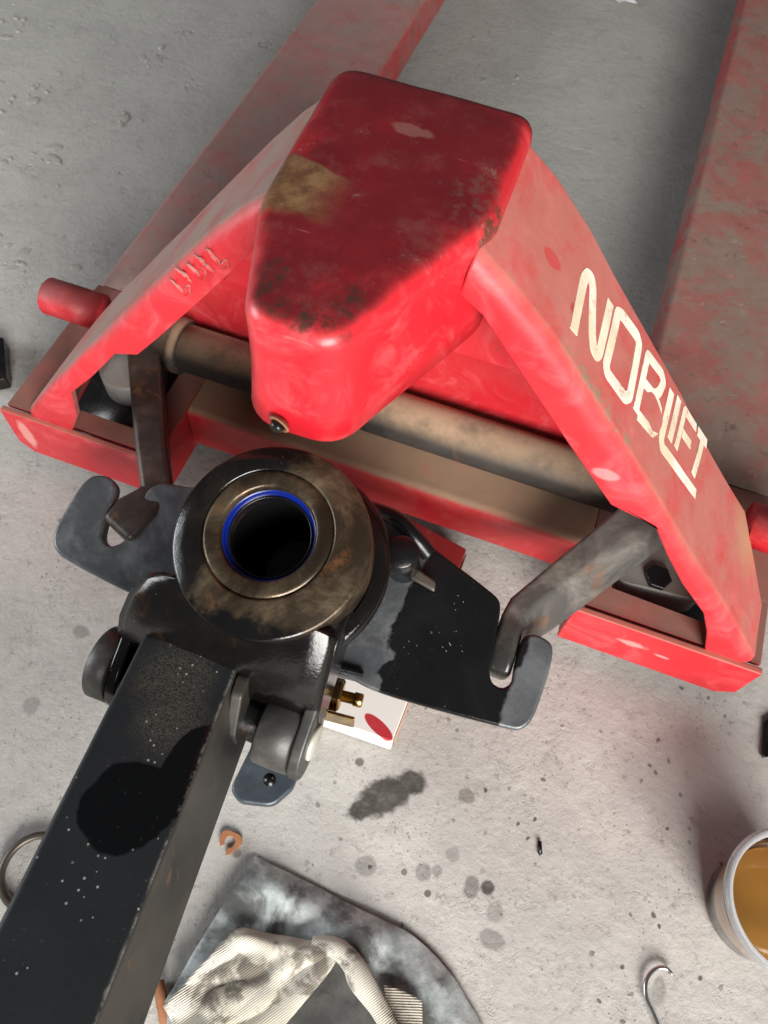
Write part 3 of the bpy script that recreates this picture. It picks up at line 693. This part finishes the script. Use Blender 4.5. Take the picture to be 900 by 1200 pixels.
sp = t.math('MULTIPLY', t.ramp(t.vor(170), .135, .10), t.ramp(t.noise(24, 3), .50, .60)); base = t.mix(t.math('MULTIPLY', sp, .8), base, (.45, .48, .46))
sp = t.math('MULTIPLY', t.ramp(t.vor(420), .10, .07), t.ramp(t.noise(34, 3), .56, .62)); base = t.mix(t.math('MULTIPLY', sp, .5), base, (.35, .36, .35))
base = t.mix(o1, base, (.0025, .003, .0035))
rr_ = t.math('ADD', .42, t.math('MULTIPLY', t.noise(26, 6), .16)); rr_ = t.math('MULTIPLY', rr_, t.math('SUBTRACT', 1., t.math('MULTIPLY', o1, .6)))
dp = t.n('ShaderNodeVectorMath', operation='DOT_PRODUCT'); t.l(t.co, dp.inputs[0]); dp.inputs[1].default_value = tuple(WD)
edge = t.math('MULTIPLY', t.ramp(t.math('ADD', dp.outputs['Value'], t.math('MULTIPLY', t.noise(90, 5), .004)), .0318, .0338), t.ramp(t.noise(55, 7, .8), .42, .60))
base = t.mix(t.math('MULTIPLY', edge, .75), base, (.26, .25, .23))
t.bump(t.math('ADD', t.noise(240, 5, .7), t.math('MULTIPLY', t.noise(30, 4), .6)), .25, .0006)
M_HANDLE = t.done(base, rr_, .15)
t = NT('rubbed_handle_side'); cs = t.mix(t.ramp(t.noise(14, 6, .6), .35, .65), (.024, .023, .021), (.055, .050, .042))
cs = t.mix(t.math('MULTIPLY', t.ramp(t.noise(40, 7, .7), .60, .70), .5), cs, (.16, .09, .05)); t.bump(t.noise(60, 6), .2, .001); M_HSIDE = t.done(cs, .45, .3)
def handle():
    LEN = .52; hw = .0325; dep = .062; flr = .012; n = 40; rs = []; r = .0045
    for i in range(n + 1):
        s = LEN * i / n; o = P0 + D * s; row = []
        for k in range(0, 5):   # right top rounded edge going from top to side
            pass
        C4 = [(-hw, 0), (hw, 0), (hw + flr, -dep), (-hw - .004, -dep)]
        Q = round_poly(C4, [r, r, .003, .003], 4)
        if i == 0: Q = [(a * .985, b - .0008) for a, b in Q]
        for a, b in Q:
            v = o + WD * a + ND * b
            v += ND * noise.noise(v * 30) * .0005; row.append(v)
        rs.append(row)
    vs, fs = rings(rs)
    h = obj('handle_socket', vs, fs, M_HANDLE, pump, origin=P0)
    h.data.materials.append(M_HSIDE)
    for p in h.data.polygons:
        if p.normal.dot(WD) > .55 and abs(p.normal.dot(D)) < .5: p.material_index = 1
    m = h.modifiers.new('w', 'WEIGHTED_NORMAL')
    # turned lug between handle and boss
    obj('lug', *prism(round_poly([(-.010, .000), (.006, -.002), (.020, -.030), (.018, -.050), (-.004, -.050), (-.012, -.030)], .006, 4), P0 + D * .028, D, ND, WD, .034, .0415), M_HSIDE, h, bevel=.0015)
    obj('curled_lip', *tube([P0 + WD * a - ND * (.0005 + .004 * max(0, a / .03) ** 6 * 0) - D * .0005 + ND * (.0022 if a > .027 else 0) for a in [-.030 + .004 * i for i in range(16)]], lambda s: .0012 + .0010 * max(0, s - .8) * 5, 8), M_HANDLE, h)
handle()
# brass valve fitting under the ear and foot plate
t = NT('brass'); cb = t.mix(t.ramp(t.noise(60, 6), .35, .7), (.60, .40, .14), (.25, .14, .05)); t.bump(t.noise(120), .2, .0006); M_BRASS = t.done(cb, .24, 1.)
zb = .108
v0 = Vector((.034, .151, zb))
dv = Vector((.95, .10, 0)).normalized()
obj('valve_bracket', *prism([(-.012, -.018), (.022, -.018), (.022, -.0155), (-.012, -.0155)], v0, dv, dv.cross(Z) * -1, Z, -.010, .012), M_BRASS, pump, bevel=.0006)
obj('valve_bracket', *prism([(-.012, .0155), (.020, .0155), (.020, .018), (-.012, .018)], v0, dv, dv.cross(Z) * -1, Z, -.010, .012), M_EAR, pump, bevel=.0006)
vb = obj('valve_body', *lathe(v0 - dv * .014, dv, [(.010, 0), (.0115, .001), (.0115, .010), (.009, .011), (.009, .014), (.0125, .015), (.0125, .021), (.0105, .0225)], 6), M_BRASS, pump, smooth=False)
obj('valve_stem', *lathe(v0 + dv * .007, dv, [(.0042, 0), (.0042, .010), (.0052, .0105), (.0052, .016), (.0042, .017)], 24), M_BRASS, vb)
M_FOOT = grime_metal('foot_plate_paint', (.05, .065, .08), (.13, .15, .17), .12, .35, .6, metal=.3, specks=.2)
obj('foot_plate', *prism(round_poly([(-.008, .150), (.030, .158), (.0305, .084), (.022, .068), (-.002, .062), (-.012, .068)], [.01, .01, .012, .014, .012, .01], 6), O0, X, Y, Z, .066, .076), M_FOOT, pump, bevel=.0025)
obj('foot_hole', *lathe((.0125, .084, .0757), Z, [(.0046, 0), (.0046, .0006)], 24), M_DARK, pump)
obj('foot_bracket', *prism(smooth2([(-.005, .12), (.02, .12), (.02, .30), (-.03, .30)], 1), O0, X, Y, Z, .0, .066), M_DARK, pump, bevel=.004)

# ================================================================== CARTON under the pump
t = NT('printed_carton')
y_ = t.sep()[1]; 
leaf = t.blob((.0715 - .055, .1590 - .25, .032), .0125, .05, (1.2, .42, 1.2), .03, 10, -.40)
mar = t.ramp(t.sep()[1], .000, .003)
c = t.mix(leaf, (.74, .71, .68), (.45, .035, .045)); c = t.mix(mar, c, (.33, .035, .035))
c = t.mix(t.math('MULTIPLY', t.ramp(t.noise(40, 6), .6, .75), .3), c, (.4, .3, .25))
M_CARTON = t.done(c, .35)
ct = thing('carton', 'long white and maroon printed carton lying on the floor under the pump bracket', 'box', (.055, .25, 0))
vs, fs = prism([(.020, .150), (.086, .152), (.091, .340), (.026, .352)], O0, X, Y, Z, .001, .032)
obj('carton_body', vs, fs, M_CARTON, ct, bevel=.0012)
t = NT('carton_brown'); M_CB = t.done(t.mix(t.noise(60), (.30, .16, .10), (.42, .26, .18)), .7)
obj('side_panel', *prism([(.0866, .156), (.0914, .336), (.0924, .336), (.0876, .156)], O0, X, Y, Z, .003, .029), M_CB, ct)

# ================================================================== RAGS AND GLOVE
def cloth_mat(name, a, b, stain, weave=0., metal=0., rough=.8, wv=(1, .35, 0), stain_amt=.8, lo=.52, hi=.66, sc=34):
    t = NT(name); c = t.mix(t.ramp(t.noise(28, 6, .65), .35, .65), a, b)
    c = t.mix(t.math('MULTIPLY', t.ramp(t.noise(sc, 7, .62, .4), lo, hi), stain_amt), c, stain)
    h = t.noise(90, 5)
    if weave:
        w = t.n('ShaderNodeTexWave', wave_type='BANDS', bands_direction='X'); m = t.n('ShaderNodeMapping'); t.l(t.co, m.inputs[0]); m.inputs[2].default_value = (0, 0, wv[0])
        t.l(m.outputs[0], w.inputs[0]); w.inputs[1].default_value = weave; w.inputs[2].default_value = .8; w.inputs[3].default_value = 2; w.inputs['Detail Scale'].default_value = 3
        c = t.mix(t.math('MULTIPLY', t.math('SUBTRACT', 1., w.outputs[1]), .60), c, tuple(q * .5 for q in a)); h = t.math('ADD', h, t.math('MULTIPLY', w.outputs[1], .8))
    t.bump(h, .6, .0012)
    return t.done(c, rough, metal)
M_SILVER = cloth_mat('silver_lining', (.27, .305, .30), (.66, .72, .72), (.05, .048, .044), 0, .0, .5, stain_amt=.85, lo=.45, hi=.62, sc=22)
M_KNIT = cloth_mat('beige_knit', (.62, .58, .48), (.74, .71, .63), (.07, .050, .035), 215, 0, .85, (.65,), .92, .49, .62, 40)
M_KNIT2 = cloth_mat('beige_cuff', (.50, .46, .38), (.60, .56, .47), (.12, .10, .08), 190, 0, .85, (1.25,), .4)
M_GREYC = cloth_mat('grey_inner_cloth', (.06, .06, .056), (.13, .13, .12), (.015, .015, .015), 260, 0, .8, (.2,), .8)
def patch(name, top, bot, zf, mat, parent, nu=60, nv=30, th=.0012):
    """sheet between an upper and a lower border curve; zf(u,v) gives the height"""
    tc = resample_open(top, nu); bc = resample_open(bot, nu); rs = []
    for j in range(nv + 1):
        v = j / nv; rs.append([])
        for i in range(nu + 1):
            u = i / nu; p = tc[i] * (1 - v) + bc[i] * v
            q = Vector((p.x, p.y, 0)); dz = zf(u, v)
            rs[-1].append(Vector((p.x + noise.noise(q * 40) * .001, p.y + noise.noise(q * 40 + X) * .001, dz)))
    vs, fs = rings(rs, close=False); return obj(name, vs, fs, mat, parent, solid=th)
def resample_open(P, n):
    P = catmull([(a, b, 0) for a, b in P], 10); Lc = [0]
    for a, b in zip(P, P[1:]): Lc.append(Lc[-1] + (b - a).length)
    out = []
    for k in range(n + 1):
        s = Lc[-1] * k / n; i = min(len(P) - 2, max(j for j in range(len(P)) if Lc[j] <= s + 1e-9))
        out.append(P[i] + (P[i + 1] - P[i]) * ((s - Lc[i]) / max(1e-9, Lc[i + 1] - Lc[i])))
    return out
N3 = noise.noise
rag = thing('cloth_glove_back', 'shiny grey stained rag spread flat on the floor under a beige knitted work glove', 'rag', (.09, -.03, 0)); rag.name = 'rag'
def z1(u, v):
    x, y = u * .2, v * .1
    cr = .008 * abs(N3(Vector((x * 17 + y * 9, y * 15, 4)))) + .004 * abs(N3(Vector((x * 40, y * 33 + x * 20, 8))))
    z = .003 + cr + .0028 * (1 + N3(Vector((x * 26, y * 26, 0)))) + .005 * math.exp(-((v - .10 - .1 * u) / .09) ** 2) * (1 - .3 * u) * min(1, u * 6) + .004 * math.sin(u * 9 + v * 4) * math.sin(v * 6)
    return max(.002, z * min(1, .25 + v * 9) )
patch('rag_sheet', [(.014, .038), (.050, .036), (.089, .033), (.125, .031), (.152, .028), (.183, .015), (.200, .003), (.217, -.012), (.232, -.035)],
      [(-.006, -.075), (.03, -.11), (.08, -.13), (.14, -.135), (.20, -.13), (.235, -.12)], z1, M_SILVER, rag)
glove = thing('work_glove', 'beige ribbed knit work glove stained with oil lying crumpled on the shiny grey rag', 'glove', (.09, -.05, .01))
def z2(u, v):
    z = .017 + .009 * abs(N3(Vector((u * 3.2 + v * 1.5, v * 2.6, 7)))) + .006 * math.exp(-((v - .0) / .12) ** 2) + .003 * N3(Vector((u * 7, v * 5, 2))) + .004 * math.sin(u * 11 + v * 3) * v
    return z - .010 * max(0, 1 - v * 14)
patch('glove_back', [(.024, -.012), (.045, -.009), (.070, -.004), (.090, .001), (.103, .0015)],
      [(-.002, -.072), (.015, -.085), (.03, -.095), (.045, -.105), (.06, -.11)], z2, M_KNIT, glove, 50, 34, .0018)
obj('folded_rim', *tube(catmull([(.080, -.002, .017), (.098, .001, .020), (.112, -.004, .022), (.122, -.012, .022), (.138, -.022, .021), (.152, -.032, .022), (.168, -.040, .023), (.190, -.052, .022)], 8),
     lambda s: .0045 + .0040 * math.sin(math.pi * min(1, s * 1.2 + .05)) * (1 + .15 * math.sin(s * 19)), 20), M_KNIT, glove)
def z3(u, v): return .014 + .003 * N3(Vector((u * 6, v * 6, 5))) - .002 * v
patch('glove_inside', [(.086, -.006), (.105, -.006), (.125, -.020), (.150, -.036), (.172, -.048)], [(.020, -.10), (.05, -.115), (.09, -.125), (.13, -.13), (.17, -.13)], z3, M_GREYC, glove, 40, 24, .001)
def z4(u, v): return .016 + .001 * N3(Vector((u * 6, v * 6, 9))) + .002 * u
patch('glove_cuff', [(.138, -.008), (.150, -.007), (.167, -.008)], [(.150, -.036), (.160, -.036), (.176, -.035)], z4, M_KNIT2, glove, 20, 16, .0015)

# ================================================================== CUP OF OIL
t = NT('clear_plastic'); t.b.inputs['Transmission Weight'].default_value = 1.0; t.b.inputs['IOR'].default_value = 1.35
t.bump(t.noise(60), .1, .001); M_CUP = t.done((.95, .955, .96), .08)
t = NT('plastic_rim'); t.b.inputs['Transmission Weight'].default_value = .75; M_CRIM = t.done((.88, .89, .91), .18)
t = NT('amber_oil'); t.b.inputs['Transmission Weight'].default_value = .25; ca = t.mix(t.noise(14, 2), (.54, .27, .06), (.42, .19, .035)); M_OIL = t.done(ca, .06)
cup = thing('plastic_cup', 'clear plastic cup half full of amber oil standing at the right edge', 'cup', (.385, .138, 0))
cc_ = Vector((.393, .138, 0)); tilt = Vector((-.06, -.03, 1)).normalized()
cu = obj('cup_wall', *lathe(cc_, tilt, [(.020, .001), (.0350, .001), (.0370, .004), (.0400, .03), (.0425, .055), (.0445, .066), (.0440, .067), (.0455, .0775), (.0445, .0775), (.0430, .067), (.0415, .055), (.0390, .03), (.0360, .0045), (.0340, .003), (.02, .003)], 72, True, True), M_CUP, cup)
rim = [cc_ + tilt * .0785 + Vector((math.cos(a), 0, 0)) * .0475 + (tilt.cross(X)) * (math.sin(a) * .0475) for a in [2 * math.pi * i / 80 for i in range(80)]]
obj('cup_rim', *tube(rim, .0031, 12, True), M_CRIM, cup)
obj('oil', *lathe(cc_, tilt, [(.034, .0034), (.0355, .0050), (.0385, .03), (.0400, .0465), (.0396, .0468)], 64), M_OIL, cup)

# ================================================================== SMALL THINGS
M_WIRE = NT('bright_wire').done((.62, .62, .60), .25, 1.)
tag(obj('wire_hook', *tube(catmull([(.339, .0715, .003), (.3345, .0735, .003), (.3290, .0720, .0032), (.3240, .0670, .0033), (.3215, .0595, .0033), (.3235, .050, .0033), (.331, .041, .0033), (.343, .025, .003), (.355, .010, .003), (.365, -.004, .003)], 7), .0016, 12), M_WIRE),
    'bent bright steel wire hook lying on the floor left of the oil cup', 'hook')
M_RUST = NT('rust_orange'); rc = M_RUST.mix(M_RUST.noise(120, 6), (.24, .085, .035), (.42, .19, .09)); M_RUST.bump(M_RUST.noise(200, 5), .4, .0006); M_RUST = M_RUST.done(rc, .8)
def arc(cx, cy, r, a0, a1, z, n=30): return [(cx + r * math.cos(a0 + (a1 - a0) * i / n), cy + r * math.sin(a0 + (a1 - a0) * i / n), z) for i in range(n + 1)]
def flat_ring(cx, cy, r0, r1, a0, a1, z0, z1, n=36):
    rs = []
    for i in range(n + 1):
        a = a0 + (a1 - a0) * i / n; c, s = math.cos(a), math.sin(a); w = 1 + .12 * math.sin(a * 3)
        rs.append([Vector((cx + c * q * (w if q == r1 else 1), cy + s * q * (w if q == r1 else 1), z)) for q, z in ((r0, z0), (r1, z0), (r1, z1), (r0, z1))])
    return rings(rs)
tag(obj('snap_ring', *flat_ring(-.0085, .0405, .0042, .0088, -1.5, 3.9, .0002, .0020), M_RUST, bevel=.0004), 'small rusty orange broken ring on the floor beside the handle socket', 'ring')
t = NT('dark_ring_metal'); M_DRING = t.done(t.mix(t.noise(70), (.05, .042, .035), (.13, .11, .09)), .4, .5)
tag(obj('metal_ring', *tube(arc(-.136, -.030, .0265, 0, 6.2832 - .21, .0032, 60)[:-1], .0030, 12, True), M_DRING), 'dark thin metal ring on the floor half hidden under the handle socket', 'ring')
tag(obj('rusty_pin', *cyl((-.016, -.062, .0045), (.008, -.092, .0045), .0042, 20, .0008), M_RUST), 'short rusty pin lying between the handle socket and the glove', 'pin')
tag(obj('steel_block', *prism(round_poly([(-.475, .34), (-.425, .352), (-.412, .362), (-.445, .408), (-.49, .40)], .004, 3), O0, X, Y, Z, 0, .016), M_DARK, bevel=.002), 'black metal block on the floor at the left edge', 'block')
tag(obj('dark_splinter', *prism([(.2215, .1265), (.2240, .1275), (.2270, .1185), (.2255, .1165), (.2235, .1180)], O0, X, Y, Z, -.0004, .0014), M_DARK), 'tiny black splinter lying alone on the pale floor', 'splinter')
tag(obj('rubber_scrap', *prism([(.384, .290), (.392, .300), (.400, .292), (.394, .262), (.386, .258)], O0, X, Y, Z, -.0004, .004), M_DARK, bevel=.001), 'small black scrap on the floor at the right edge below the frame', 'scrap')
def wrap():
    rs = []
    for j in range(16):
        r = []
        for i in range(25):
            x = -.055 + .11 * i / 24; y = 1.362 + .05 * j / 15; q = Vector((x * 60, y * 60, 0))
            r.append(Vector((x + .012 * N3(q), y + .01 * N3(q + X * 3) + .010 * abs(i / 12 - 1) ** 2, .004 + .011 * abs(N3(q * .8 + Y)))))
        rs.append(r)
    t = NT('thin_film'); t.b.inputs['Transmission Weight'].default_value = .3
    return obj('plastic_wrap', *rings(rs, close=False), t.done((.8, .82, .84), .2), solid=.0004)
tag(wrap(), 'crumpled clear plastic wrap on the floor at the top between the forks', 'plastic wrap')
